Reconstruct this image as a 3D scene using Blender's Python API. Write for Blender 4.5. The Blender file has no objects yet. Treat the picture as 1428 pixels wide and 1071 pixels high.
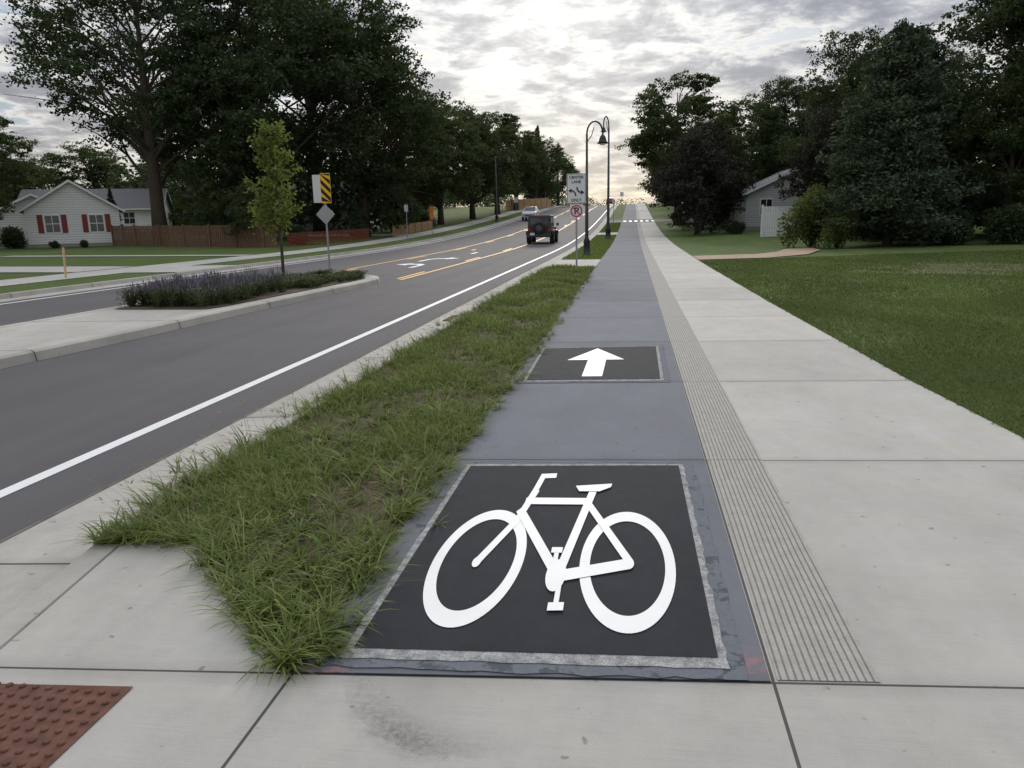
import bpy, math, numpy as np
from mathutils import Vector, Matrix
scene = bpy.context.scene
COL = scene.collection

# ------------------------------------------------------------------ terrain
def sm(s):
    s = min(1.0, max(0.0, s)); return s*s*(3-2*s)
YS = [-30,-12,-5,0,5,10,15,20,25,30,35,40]+list(range(45,245,5))+[260,300,400,700,1500,4000]
ZS = [4.6*sm((y-40)/150.0) if y<=190 else 4.6-min(14.0,(y-190)*0.022) for y in YS]
def zt(y): return np.interp(y, YS, ZS)
GX = [-4000,-60,-40,-20.5,-15.92,-15.9,-2.25,-2.2,2.6,5,9,20,60,4000]
GZ = [0.3,0.3,0.15,-0.015,-0.015,-0.32,-0.32,-0.015,-0.015,0.03,0.14,0.35,0.7,0.7]
def gz(x,y): return float(np.interp(x,GX,GZ)+zt(y))

# ------------------------------------------------------------------ node helper
class NB:
    def __init__(s, nt): s.nt=nt
    def n(s,t,**k):
        o=s.nt.nodes.new(t)
        for a,b in k.items(): setattr(o,a,b)
        return o
    def put(s,sock,v):
        if isinstance(v,bpy.types.NodeSocket): s.nt.links.new(v,sock)
        else:
            if isinstance(v,(tuple,list)) and len(v)==3 and sock.type=='RGBA': v=(*v,1)
            sock.default_value=v
    def math(s,op,a,b=None,c=None,clamp=False):
        o=s.n('ShaderNodeMath',operation=op); o.use_clamp=clamp
        s.put(o.inputs[0],a)
        if b is not None: s.put(o.inputs[1],b)
        if c is not None: s.put(o.inputs[2],c)
        return o.outputs[0]
    def vmath(s,op,a,b=None):
        o=s.n('ShaderNodeVectorMath',operation=op); s.put(o.inputs[0],a)
        if b is not None: s.put(o.inputs[1],b)
        return o.outputs['Value'] if op in('DOT_PRODUCT','LENGTH','DISTANCE') else o.outputs[0]
    def noise(s,vec,scale,detail=4,rough=.55,dist=0):
        o=s.n('ShaderNodeTexNoise'); s.put(o.inputs['Vector'],vec)
        o.inputs['Scale'].default_value=scale;o.inputs['Detail'].default_value=detail
        o.inputs['Roughness'].default_value=rough;o.inputs['Distortion'].default_value=dist
        return o.outputs['Fac']
    def ramp(s,f,stops):
        o=s.n('ShaderNodeValToRGB'); s.put(o.inputs[0],f); e=o.color_ramp.elements
        while len(e)<len(stops): e.new(.5)
        for i,(p,c) in enumerate(stops):
            e[i].position=p
            e[i].color=(c,c,c,1) if isinstance(c,(int,float)) else (*c,1)
        return o.outputs[0]
    def mix(s,f,a,b,mode='MIX'):
        o=s.n('ShaderNodeMix',data_type='RGBA',blend_type=mode)
        s.put(o.inputs[0],f); s.put(o.inputs[6],a); s.put(o.inputs[7],b)
        return o.outputs[2]
    def obj(s): return s.n('ShaderNodeTexCoord').outputs['Object']
    def xyz(s,v):
        o=s.n('ShaderNodeSeparateXYZ'); s.put(o.inputs[0],v); return o.outputs
    def scale(s,v,sc):
        o=s.n('ShaderNodeMapping'); s.put(o.inputs[0],v); o.inputs['Scale'].default_value=sc; return o.outputs[0]
    def mul(s,col,f):
        o=s.n('ShaderNodeVectorMath',operation='SCALE'); s.put(o.inputs[0],col); s.put(o.inputs[3],f); return o.outputs[0]
    def bump(s,h,strength,dist=.01):
        o=s.n('ShaderNodeBump'); s.put(o.inputs['Height'],h)
        o.inputs['Strength'].default_value=strength;o.inputs['Distance'].default_value=dist
        return o.outputs[0]
def M(name):
    m=bpy.data.materials.new(name); m.use_nodes=True
    b=m.node_tree.nodes['Principled BSDF']; return m,NB(m.node_tree),b
def simple(name,col,rough=.6,metal=0,var=.15,nscale=3,spec=.4):
    m,b,p=M(name); n=b.noise(b.obj(),nscale,5)
    b.put(p.inputs['Base Color'],b.mul(col,b.math('MULTIPLY_ADD',n,2*var,1-var))); p.inputs['Roughness'].default_value=rough
    p.inputs['Metallic'].default_value=metal; p.inputs['Specular IOR Level'].default_value=spec
    return m

SKEW=.09
def joint_mask(b,x,y,sp=2.52,off=4.956,w=.006):
    v=b.math('DIVIDE',b.math('SUBTRACT',b.math('SUBTRACT',y,b.math('MULTIPLY',x,SKEW)),off),sp)
    fr=b.math('SUBTRACT',b.math('FRACT',b.math('ADD',v,.5)),.5)
    d=b.math('MULTIPLY',b.math('ABSOLUTE',fr),sp)
    return b.math('LESS_THAN',d,w), b.math('FLOOR',v), d
def concrete(name,base,joints=True,xj=(),smudge=False,var=.1,pink=False,rough=.9,broom=True,sp=2.52,off=4.956,jw=.006,spec=.25):
    m,b,p=M(name); v=b.obj(); x,y,z=b.xyz(v)
    n1=b.noise(v,.9,6,.6); n2=b.noise(v,9,6,.7); n3=b.noise(v,190,3,.8); n4=b.noise(b.scale(v,(1.0,.45,1)),2.6,6,.65)
    f=b.math('ADD',b.math('MULTIPLY_ADD',n1,.9*var*4,1-var*1.8),b.math('MULTIPLY_ADD',n2,var*1.8,-var*.9))
    f=b.math('ADD',f,b.math('MULTIPLY_ADD',n4,var*3.8,-var*1.9))
    f=b.math('ADD',f,b.math('MULTIPLY_ADD',n3,.44,-.22))
    if broom:
        br=b.noise(b.scale(v,(3,170,1)),1,2,.6)
        f=b.math('ADD',f,b.math('MULTIPLY_ADD',br,.2,-.1))
    if joints:
        jm,fl,d=joint_mask(b,x,y,sp,off,jw)
        wn=b.n('ShaderNodeTexWhiteNoise',noise_dimensions='1D'); b.put(wn.inputs['W'],fl)
        f=b.math('ADD',f,b.math('MULTIPLY_ADD',wn.outputs[0],.16,-.08))
        edge=b.math('MULTIPLY',b.math('SUBTRACT',1,b.math('MULTIPLY',d,11),clamp=True),b.math('MULTIPLY',n2,.28))
        f=b.math('SUBTRACT',f,edge)
        mask=jm
        for xx in xj:
            mm=b.math('LESS_THAN',b.math('ABSOLUTE',b.math('SUBTRACT',x,xx)),.006)
            mask=b.math('MAXIMUM',mask,mm)
        f=b.math('MULTIPLY',f,b.math('SUBTRACT',1,b.math('MULTIPLY',mask,.8)))
    if smudge:
        dd=b.vmath('DISTANCE',v,(-.52,2.46,0))
        dd=b.math('ADD',dd,b.math('MULTIPLY_ADD',n2,.09,-.045))
        ring=b.math('SUBTRACT',1,b.math('MULTIPLY',b.math('ABSOLUTE',b.math('SUBTRACT',dd,.45)),9),clamp=True)
        ang=b.math('SUBTRACT',1,b.math('MULTIPLY',b.math('ABSOLUTE',b.math('ADD',x,.70)),2.6),clamp=True)
        ring=b.math('MULTIPLY',b.math('MULTIPLY',ring,ang),b.ramp(b.noise(v,45,4,.7),[(.30,0),(.6,1)]))
        disc=b.math('MULTIPLY',b.math('LESS_THAN',dd,.5),b.math('MULTIPLY',ang,.12))
        f=b.math('MULTIPLY',f,b.math('SUBTRACT',1,b.math('ADD',b.math('MULTIPLY',ring,.48),disc)))
    spots=b.ramp(b.noise(v,14,2,.5),[(.26,.6),(.30,1)])
    base2=b.mix(b.ramp(b.noise(v,2.3,5),[(.35,0),(.75,.6)]),base,tuple(c*k for c,k in zip(base,(1.03,.97,.89))))
    c=b.mul(base2,b.math('MULTIPLY',f,spots))
    if pink:
        for (cx,cy) in ((-1.12,2.50),(.43,2.60),(-1.08,2.36)):
            g=b.math('SUBTRACT',1,b.math('MULTIPLY',b.vmath('DISTANCE',v,(cx,cy,0)),8),clamp=True)
            g=b.math('MULTIPLY',g,b.ramp(b.noise(v,25,4,.8),[(.42,0),(.65,.75)]))
            c=b.mix(g,c,(.42,.17,.17))
    b.put(p.inputs['Base Color'],c); p.inputs['Roughness'].default_value=rough
    p.inputs['Specular IOR Level'].default_value=spec
    b.put(p.inputs['Normal'],b.bump(b.math('ADD',n3,n2),.4,.004))
    return m

m_conc=concrete('concrete_sidewalk',(.425,.408,.378),xj=(-1.2,.51),smudge=True)
m_curb=concrete('concrete_curb',(.39,.372,.34),sp=3.05,off=3.55,jw=.009,var=.14)
m_path=concrete('tinted_concrete',(.152,.162,.184),var=.09,pink=True,rough=.9,spec=.18)
m_drive=concrete('driveway_paving',(.34,.25,.18),joints=False)
def frame_mat():
    m,b,p=M('ground_border'); v=b.obj()
    n=b.ramp(b.noise(v,18,6,.75),[(.34,(.13,.14,.15)),(.46,(.28,.28,.28)),(.6,(.44,.44,.42))])
    n=b.mix(b.ramp(b.noise(v,240,2),[(.42,0),(.66,.75)]),n,(.09,.09,.09))
    b.put(p.inputs['Base Color'],n); p.inputs['Roughness'].default_value=.95; return m
m_frame=frame_mat()
def patch_mat():
    m,b,p=M('ground_patch'); v=b.obj()
    n=b.ramp(b.noise(v,8,6,.72,.4),[(.44,(.145,.155,.178)),(.54,(.165,.172,.19)),(.59,(.08,.088,.10))])
    n=b.mix(b.ramp(b.noise(v,190,2),[(.4,0),(.75,.5)]),n,(.08,.085,.1))
    b.put(p.inputs['Base Color'],n); p.inputs['Roughness'].default_value=.95; p.inputs['Specular IOR Level'].default_value=.12; return m
m_patch=patch_mat()
def asphalt(name,base,fine=260,rough=.85,tracks=True,spec=.2):
    m,b,p=M(name); v=b.obj(); x,y,z=b.xyz(v)
    n=b.noise(v,fine,2,.8); n2=b.noise(v,.6,5,.6); n3=b.noise(b.scale(v,(1.6,.06,1)),1,4,.6)
    f=b.math('MULTIPLY_ADD',n,1.4,.30)
    f=b.math('ADD',f,b.math('MULTIPLY_ADD',n2,.35,-.17))
    if tracks: f=b.math('ADD',f,b.math('MULTIPLY_ADD',n3,.5,-.25))
    else: f=b.math('ADD',f,b.math('MULTIPLY_ADD',b.noise(v,5,6,.7),.9,-.45))
    b.put(p.inputs['Base Color'],b.mul(base,f))
    p.inputs['Roughness'].default_value=rough; p.inputs['Specular IOR Level'].default_value=spec
    b.put(p.inputs['Normal'],b.bump(n,.5,.006)); return m
m_asph=asphalt('asphalt',(.100,.094,.098))
m_panel=asphalt('dark_panel_coating',(.024,.027,.032),fine=330,rough=.85,tracks=False,spec=.18)
def paint(name,col,worn=.5):
    m,b,p=M(name); v=b.obj()
    n=b.noise(v,60,6,.8); n2=b.noise(v,4,4)
    w=b.ramp(b.math('ADD',n,b.math('MULTIPLY',n2,.4)),[(.44,worn),(.58,0)])
    c=b.mix(w,col,tuple(.3*k for k in col))
    c=b.mix(b.ramp(n2,[(.4,0),(.8,.22)]),c,(.45,.43,.4))
    b.put(p.inputs['Base Color'],c); p.inputs['Roughness'].default_value=.6; return m
m_white=paint('white_paint',(.74,.74,.73)); m_yel=paint('yellow_paint',(.80,.42,.04))
def groove_mat():
    m,b,p=M('grooved_concrete'); v=b.obj(); x,y,z=b.xyz(v)
    s=b.math('SINE',b.math('MULTIPLY',b.math('ADD',x,b.math('MULTIPLY_ADD',b.noise(v,1.2,2),.012,-.006)),2*math.pi/.0265))
    g=b.ramp(s,[(.55,0),(.85,1)])
    n=b.noise(v,12,5,.7); n3=b.noise(v,170,3); n5=b.noise(v,60,4,.8)
    c=b.mix(b.ramp(n,[(.3,0),(.7,1)]),(.39,.37,.335),(.30,.28,.245))
    c=b.mul(c,b.math('MULTIPLY_ADD',n3,.6,.7))
    c=b.mix(b.math('MULTIPLY',g,b.math('MULTIPLY_ADD',n5,1.1,.15,clamp=True)),c,(.10,.09,.075))
    jm,fl,d=joint_mask(b,x,y)
    c=b.mix(b.math('MULTIPLY',jm,.75),c,(.05,.05,.05))
    b.put(p.inputs['Base Color'],c); p.inputs['Roughness'].default_value=.9
    b.put(p.inputs['Normal'],b.bump(b.math('SUBTRACT',n3,b.math('MULTIPLY',g,2)),.6,.004)); return m
m_groove=groove_mat()
def ground_mat():
    m,b,p=M('lawn_ground'); v=b.obj()
    n=b.noise(v,.25,6,.65); n2=b.noise(v,14,5,.8); n3=b.noise(b.scale(v,(1,.35,1)),1.1,5,.7)
    c=b.ramp(n2,[(.3,(.04,.065,.018)),(.5,(.08,.118,.035)),(.7,(.13,.17,.055))])
    c=b.mix(b.ramp(n3,[(.45,0),(.75,.5)]),c,(.16,.18,.068))
    c=b.mix(b.ramp(n,[(.55,0),(.75,.35)]),c,(.17,.14,.085))
    mp=b.n('ShaderNodeMapping'); b.put(mp.inputs[0],v); mp.inputs['Location'].default_value=(-8.6/2.6,-21.5/2.2,0); mp.inputs['Scale'].default_value=(1/2.6,1/2.2,0)
    g=b.math('ADD',b.vmath('LENGTH',mp.outputs[0]),b.math('MULTIPLY_ADD',n3,1.6,-.8))
    c=b.mix(b.ramp(g,[(.70,.7),(1.15,0)]),c,(.14,.11,.07))
    b.put(p.inputs['Base Color'],c); p.inputs['Roughness'].default_value=.95; p.inputs['Specular IOR Level'].default_value=.1
    b.put(p.inputs['Normal'],b.bump(n2,.8,.03)); return m
m_ground=ground_mat()
m_soil=simple('soil',(.10,.078,.052),.95,var=.6,nscale=30,spec=.1)
m_mulch=simple('mulch',(.11,.08,.062),.95,var=.6,nscale=25,spec=.1)
m_tact=simple('brick_red_tactile',(.125,.060,.042),.85,var=.7,nscale=18,spec=.2)
m_dirt=simple('gutter_dirt',(.16,.14,.115),.95,var=.8,nscale=9,spec=.1)

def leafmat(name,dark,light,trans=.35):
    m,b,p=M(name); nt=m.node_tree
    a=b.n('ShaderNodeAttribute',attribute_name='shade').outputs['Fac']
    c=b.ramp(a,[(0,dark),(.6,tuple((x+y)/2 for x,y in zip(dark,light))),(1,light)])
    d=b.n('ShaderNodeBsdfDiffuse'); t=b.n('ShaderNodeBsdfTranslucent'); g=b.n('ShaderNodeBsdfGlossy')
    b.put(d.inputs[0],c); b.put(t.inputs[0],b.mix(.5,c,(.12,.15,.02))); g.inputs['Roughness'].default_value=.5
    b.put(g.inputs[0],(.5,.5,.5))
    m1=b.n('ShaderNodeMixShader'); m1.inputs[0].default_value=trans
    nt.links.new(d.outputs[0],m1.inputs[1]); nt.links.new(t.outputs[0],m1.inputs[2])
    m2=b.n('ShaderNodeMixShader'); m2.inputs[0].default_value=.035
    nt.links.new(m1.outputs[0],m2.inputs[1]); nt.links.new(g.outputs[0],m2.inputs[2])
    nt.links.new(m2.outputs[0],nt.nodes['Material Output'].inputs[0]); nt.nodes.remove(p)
    return m
L_dark=leafmat('leaf_maple',(.016,.031,.015),(.066,.102,.044),.26)
L_mid=leafmat('leaf_linden',(.026,.044,.018),(.098,.136,.050),.32)
L_young=leafmat('leaf_young',(.10,.14,.03),(.28,.34,.08),.5)
L_pine=leafmat('needles_pine',(.020,.038,.022),(.080,.115,.066),.1)
L_plum=leafmat('leaf_plum',(.018,.016,.015),(.052,.043,.038),.15)
L_shrub=leafmat('leaf_shrub',(.04,.065,.014),(.15,.19,.05),.3)
L_grass=leafmat('grass_blade',(.065,.105,.022),(.28,.33,.095),.4)
L_lawn=leafmat('lawn_blade',(.062,.096,.024),(.19,.235,.070),.35)
L_dry=leafmat('grass_seedhead',(.16,.14,.07),(.34,.27,.15),.25)
L_purp=leafmat('flower_purple',(.08,.07,.11),(.22,.19,.29),.2)
L_bed=leafmat('leaf_bed',(.045,.06,.03),(.16,.18,.10),.2)
m_bark=simple('bark',(.085,.070,.056),.95,var=.5,nscale=6,spec=.1)

# ------------------------------------------------------------------ mesh helpers
def link(o,parent=None):
    COL.objects.link(o)
    if parent: o.parent=parent
    return o
class MB:
    def __init__(s): s.v=[];s.f=[];s.m=[]
    def add(s,vs,fs,mi=0):
        o=len(s.v); s.v+= [tuple(v) for v in vs]; s.f+=[tuple(i+o for i in f) for f in fs]; s.m+=[mi]*len(fs)
    def box(s,c,sz,mi=0,rz=0,top=(1,1)):
        x,y,z=[a/2 for a in sz]; P=[]
        for dz in(-1,1):
            kx,ky=(1,1) if dz<0 else top
            for dx,dy in((-1,-1),(1,-1),(1,1),(-1,1)):
                px,py=dx*x*kx,dy*y*ky
                P.append((c[0]+px*math.cos(rz)-py*math.sin(rz),c[1]+px*math.sin(rz)+py*math.cos(rz),c[2]+dz*z))
        s.add(P,[(3,2,1,0),(4,5,6,7),(0,1,5,4),(1,2,6,5),(2,3,7,6),(3,0,4,7)],mi)
    def tube(s,pts,rad,n=8,mi=0,cap=True):
        pts=[Vector(p) for p in pts]
        if not hasattr(rad,'__len__'): rad=[rad]*len(pts)
        up=None; P=[]
        for i,p in enumerate(pts):
            d=(pts[min(i+1,len(pts)-1)]-pts[max(i-1,0)]).normalized()
            if up is None:
                up=Vector((0,0,1)) if abs(d.z)<.9 else Vector((1,0,0))
            a=d.cross(up).normalized(); bb=a.cross(d).normalized(); up=bb
            for k in range(n):
                t=2*math.pi*k/n; P.append(p+(a*math.cos(t)+bb*math.sin(t))*rad[i])
        F=[]
        for i in range(len(pts)-1):
            for k in range(n):
                F.append((i*n+k,i*n+(k+1)%n,(i+1)*n+(k+1)%n,(i+1)*n+k))
        if cap: F.append(tuple(range(n))[::-1]); F.append(tuple(range((len(pts)-1)*n,len(pts)*n)))
        s.add(P,F,mi)
    def poly(s,pts,mi=0): s.add(pts,[tuple(range(len(pts)))],mi)
    def build(s,name,mats,loc=(0,0,0),rz=0,parent=None,bevel=0,smooth=False):
        me=bpy.data.meshes.new(name); me.from_pydata(s.v,[],s.f); me.polygons.foreach_set('material_index',s.m)
        for m in mats: me.materials.append(m)
        if smooth: me.polygons.foreach_set('use_smooth',[True]*len(s.f))
        me.update(); o=bpy.data.objects.new(name,me); link(o,parent); o.location=loc; o.rotation_euler=(0,0,rz)
        if bevel:
            bv=o.modifiers.new('bevel','BEVEL'); bv.width=bevel; bv.segments=2; bv.limit_method='ANGLE'
        return o
def arr_mesh(name,verts,counts,loops,mats,midx=None,shade=None):
    me=bpy.data.meshes.new(name); nv=len(verts); nf=len(counts)
    me.vertices.add(nv); me.vertices.foreach_set('co',np.asarray(verts,np.float32).ravel())
    me.loops.add(len(loops)); me.loops.foreach_set('vertex_index',np.asarray(loops,np.int32))
    me.polygons.add(nf); st=np.concatenate([[0],np.cumsum(counts)[:-1]]).astype(np.int32)
    me.polygons.foreach_set('loop_start',st)
    try: me.polygons.foreach_set('loop_total',np.asarray(counts,np.int32))
    except Exception: pass
    for m in mats: me.materials.append(m)
    if midx is not None: me.polygons.foreach_set('material_index',np.asarray(midx,np.int32))
    if shade is not None:
        a=me.attributes.new('shade','FLOAT','FACE'); a.data.foreach_set('value',np.asarray(shade,np.float32))
    me.update(calc_edges=True); me.validate()
    return me
def rx(c,y): return c(y) if callable(c) else c
def strip(name,cols,y0,y1,mat,extra=(),skew=0):
    ys=sorted(set([y for y in YS if y0<y<y1]+[e for e in extra if y0<e<y1]+[y0,y1]))
    V=[];F=[];n=len(cols)
    for j,y in enumerate(ys):
        for c,z in cols:
            x=rx(c,y); yy=y+(SKEW*x if (skew and j==0) else 0)
            V.append((x,yy,z+float(zt(yy))))
    for j in range(len(ys)-1):
        for i in range(n-1): F.append((j*n+i,j*n+i+1,(j+1)*n+i+1,(j+1)*n+i))
    b=MB(); b.add(V,F); return b.build(name,[mat])
def drape(name,xr,yr,mat,off=.008):
    xs=sorted(set([x for x in GX if xr[0]<x<xr[1]]+list(xr))); ys=sorted(set([y for y in YS if yr[0]<y<yr[1]]+list(yr)))
    V=[(x,y,gz(x,y)+off) for y in ys for x in xs]; n=len(xs)
    F=[(j*n+i,j*n+i+1,(j+1)*n+i+1,(j+1)*n+i) for j in range(len(ys)-1) for i in range(n-1)]
    b=MB(); b.add(V,F); return b.build(name,[mat])

# ------------------------------------------------------------------ ground, road, pavements
V=[(x,y,z+float(zt(y))) for y in YS for x,z in zip(GX,GZ)]; n=len(GX)
b=MB(); b.add(V,[(j*n+i,j*n+i+1,(j+1)*n+i+1,(j+1)*n+i) for j in range(len(YS)-1) for i in range(n-1)]); b.build('ground',[m_ground])
EX=[2.34,3.35,4.2,5.7,7.8]
cb=lambda y: float(np.interp(y,[0,2.34,3.35,4.2,8,30,60],[-2.2,-2.42,-2.6,-2.72,-2.78,-2.8,-2.8]))
er=lambda y: float(np.interp(y,[0,5.7,7.8,15,27,60,300],[2.95,2.79,2.68,2.55,2.43,2.4,2.4]))
strip('asphalt_road',[(-15.85,-.13),(-3.45,-.13)],-12,700,m_asph)
strip('gutter',[(-3.5,-.125),(lambda y:cb(y)-.17,-.115)],-5,300,m_curb,EX)
strip('gutter_dirt',[(-3.515,-.1205),(-3.49,-.1205)],-5,120,m_dirt,EX)
strip('gutter_dirt',[(lambda y:cb(y)-.205,-.1115),(lambda y:cb(y)-.182,-.1115)],-5,120,m_dirt,EX)
strip('curb',[(lambda y:cb(y)-.185,-.14),(lambda y:cb(y)-.165,-.02),(lambda y:cb(y)-.14,.0),(lambda y:cb(y)-.006,.002),(cb,-.012),(lambda y:cb(y)+.01,-.15)],-5,300,m_curb,EX)
strip('gutter',[(-15.75,-.115),(-15.2,-.125)],-5,300,m_curb)
strip('curb',[(-15.95,-.1),(-15.93,.002),(-15.78,.0),(-15.74,-.14)],-5,300,m_curb)
strip('sidewalk',[(-1.205,0),(er,0)],-5,300,m_conc,EX)
strip('bike_path',[(-1.19,.004),(.50,.004)],2.436,300,m_path,skew=1)
strip('tactile_groove_strip',[(.525,.004),(.875,.004)],2.45,300,m_groove,skew=1)
strip('sidewalk',[(-20.3,0),(-18.1,0)],-5,300,m_conc)
b=MB(); b.poly([(-1.19,2.30,-.004),(-1.19,26,-.004),(-2.8,26,-.004),(-2.78,8,-.004),(-2.72,4.2,-.004),(-2.60,3.33,-.004),(-2.2,3.36,-.004),(-1.48,2.57,-.004)])
b.build('grass_strip_soil',[m_soil])
b=MB(); b.poly([(-1.206,-2,0),(-1.206,2.315,0),(-1.48,2.575,0),(-2.2,3.365,0),(-2.59,3.345,0),(-2.412,2.34,0),(-2.19,0,0),(-2.19,-2,0)])
b.build('sidewalk',[m_conc])
b=MB(); b.poly([(x,y,.0045) for x,y in [(-2.36,2.118),(-2.36,1.0),(-1.73,1.0),(-1.73,2.175)]][::-1])
for i in range(12):
    for j in range(20):
        x=-1.765-i*.052; y=2.125-j*.052
        if x>-2.34: b.tube([(x,y,.0045),(x,y,.010),(x,y,.0125)],[.0125,.0115,.007],8)
b.build('tactile_warning_plate',[m_tact])
strip('driveway_apron',[(-2.8,.003),(-1.19,.003)],26,30.5,m_conc)
strip('driveway_apron',[(-2.8,.003),(-1.19,.003)],62,66,m_conc)
drape('driveway',(2.45,5),(29.5,32.4),m_drive,.02)
b=MB(); b.poly([(5,29.5,gz(5,29)+.02),(6.6,30.6,gz(6.6,31)+.03),(7.6,33,gz(7.6,33)+.05),(7.7,35,gz(7.7,35)+.05),(6.6,35,gz(6.6,35)+.05),(5.9,33.2,gz(6,33.5)+.03),(5,32.4,gz(5,32.6)+.02)])
b.build('driveway',[m_drive])
drape('driveway',(-40,-20.3),(25.5,29),m_conc,.03); drape('driveway',(-18.1,-15.95),(25.2,29.3),m_conc,.02)
drape('driveway',(-40,-20.3),(66,70),m_conc,.03)
drape('footpath',(-35,-20.3),(38,39.3),m_conc,.03)
# side street crossing the paths further on, with a marked crossing
strip('side_street',[(-2.9,.016),(2.6,.016)],86,93,m_asph); drape('side_street',(2.6,40),(86,93),m_asph,.03)
for i in range(6):
    x=-1.0+i*.62; strip('crosswalk_marking',[(x,.022),(x+.32,.022)],87.3,90.3,m_white)

# bike panel -------------------------------------------------------
def quad_out(q,dx,dy0,dy1):
    (x0,y0),(x1,y1),(x2,y2),(x3,y3)=q
    return [(x0-dx,y0-dy0),(x1+dx,y1-dy0),(x2+dx,y2+dy1),(x3-dx,y3+dy1)]
P1=[(-1.032,2.50),(.333,2.60),(.320,4.84),(-1.036,4.70)]
P2=[(-1.035,7.44),(.297,7.585),(.312,9.59),(-1.06,9.38)]
def wob(q,amp,z,seed,step=.06):
    r=np.random.RandomState(seed); P=[]
    for i in range(4):
        a=Vector(q[i]);c=Vector(q[(i+1)%4]); n=max(2,int((c-a).length/step))
        for k in range(n):
            p=a.lerp(c,k/n); P.append((p.x+r.normal()*amp,p.y+r.normal()*amp,z))
    return P
for s_,q in enumerate((P1,P2)):
    b=MB(); b.poly(wob(quad_out(q,.095,.125,.09),.005,.008,s_)); b.build('panel_patching',[m_patch])
    b=MB(); b.poly(wob(quad_out(q,.032,.068,.04),.0035,.0105,s_+5)); b.build('panel_border',[m_frame])
    b=MB(); b.poly([(x,y,.013) for x,y in q]); b.build('marking_panel',[m_panel])
SY=2.85; sym=MB(); zc=[.0165]
def S(p): return (p[0],p[1]/SY)
def stroke(p,q,w,w2=None):
    w2=w2 or w; a=Vector(S(p));c=Vector(S(q)); d=(c-a).normalized(); nn=Vector((-d.y,d.x))
    P=[a+nn*w/2,a-nn*w/2,c-nn*w2/2,c+nn*w2/2]
    sym.poly([(k.x,k.y*SY,zc[0]) for k in P]); zc[0]+=.0003
def ring(c,rx_,ry_,w):
    n=72; V=[];F=[]
    for i in range(n):
        t=2*math.pi*i/n
        V.append((c[0]+rx_*math.cos(t),c[1]+ry_*math.sin(t),zc[0]))
        V.append((c[0]+(rx_-w)*math.cos(t),c[1]+(ry_-w*SY)*math.sin(t),zc[0]))
    for i in range(n):
        j=(i+1)%n; F.append((2*i,2*j,2*j+1,2*i+1))
    sym.add(V,F); zc[0]+=.0003
def disc(c,r,ry=None):
    n=24; sym.poly([(c[0]+r*math.cos(2*math.pi*i/n),c[1]+(ry or r*SY)*math.sin(2*math.pi*i/n),zc[0]) for i in range(n)]); zc[0]+=.0003
ring((-.704,3.31),.215,.63,.047); ring((-.002,3.352),.221,.632,.047)
stroke((-.450,4.55),(-.545,4.53),.03); stroke((-.53,4.56),(-.553,4.22),.034)
stroke((-.545,4.28),(-.600,3.72),.042,.034); stroke((-.602,3.76),(-.706,3.285),.034,.034); disc((-.708,3.275),.020)
stroke((-.585,4.09),(-.215,4.12),.036)
stroke((-.60,3.96),(-.325,3.20),.04); stroke((-.205,4.32),(-.315,3.16),.042)
stroke((-.225,4.08),(.012,3.34),.034); stroke((-.32,3.165),(.012,3.335),.040); disc((.010,3.335),.019)
disc((-.322,3.18),.045,.16)
stroke((-.341,3.45),(-.338,3.2),.022); stroke((-.300,3.18),(-.296,2.89),.022)
stroke((-.368,3.44),(-.315,3.445),.022); stroke((-.328,2.885),(-.262,2.895),.024)
sym.poly([(-.315,4.36,zc[0]),(-.29,4.27,zc[0]),(-.17,4.28,zc[0]),(-.105,4.36,zc[0]),(-.10,4.42,zc[0])])
sym.build('bicycle_symbol',[m_white])
b=MB(); z=.0165
b.poly([(-.492,7.65,z),(-.285,7.67,z),(-.275,8.60,z),(-.48,8.58,z)])
b.poly([(-.715,8.55,z+.0005),(-.07,8.63,z+.0005),(-.405,9.37,z+.0005)])
b.build('arrow_symbol',[m_white])

# road markings ----------------------------------------------------
strip('edge_line',[(-4.21,-.126),(-4.09,-.126)],-5,300,m_white)
strip('edge_line',[(-14.86,-.126),(-14.74,-.126)],-5,300,m_white)
strip('centre_lane_line',[(-7.02,-.126),(-6.90,-.126)],22.5,160,m_yel)
strip('centre_lane_line',[(-10.72,-.126),(-10.6,-.126)],24,160,m_yel)
for k in range(12):
    strip('centre_lane_dash',[(-7.26,-.126),(-7.14,-.126)],23+k*10,26.2+k*10,m_yel)
    strip('centre_lane_dash',[(-10.48,-.126),(-10.36,-.126)],25+k*10,28.2+k*10,m_yel)
def turn_arrow(cx,y0,s):
    z=-.125+float(zt(y0)); b=MB()
    b.poly([(cx+.25*s,y0,z),(cx+.45*s,y0,z),(cx+.42*s,y0+1.9,z),(cx+.16*s,y0+2.5,z),(cx-.35*s,y0+2.6,z),(cx-.35*s,y0+2.1,z),(cx+.05*s,y0+2.0,z),(cx+.24*s,y0+1.6,z)])
    b.poly([(cx-.36*s,y0+1.7,z),(cx-.36*s,y0+3.1,z),(cx-.95*s,y0+2.35,z)])
    return b.build('turn_arrow',[m_white])
for y in(28.5,40): turn_arrow(-8.75,y,1); turn_arrow(-8.95,y+4.5,-1)
b=MB(); b.box((-3.10,13.3,-.112),(.34,.75,.012),0)
for i in range(9): b.box((-3.10,12.99+i*.078,-.103),(.3,.03,.012),1)
b.build('storm_drain',[simple('rust_iron',(.05,.03,.02),.8),simple('rust_iron_bar',(.14,.07,.04),.8)])

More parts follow.
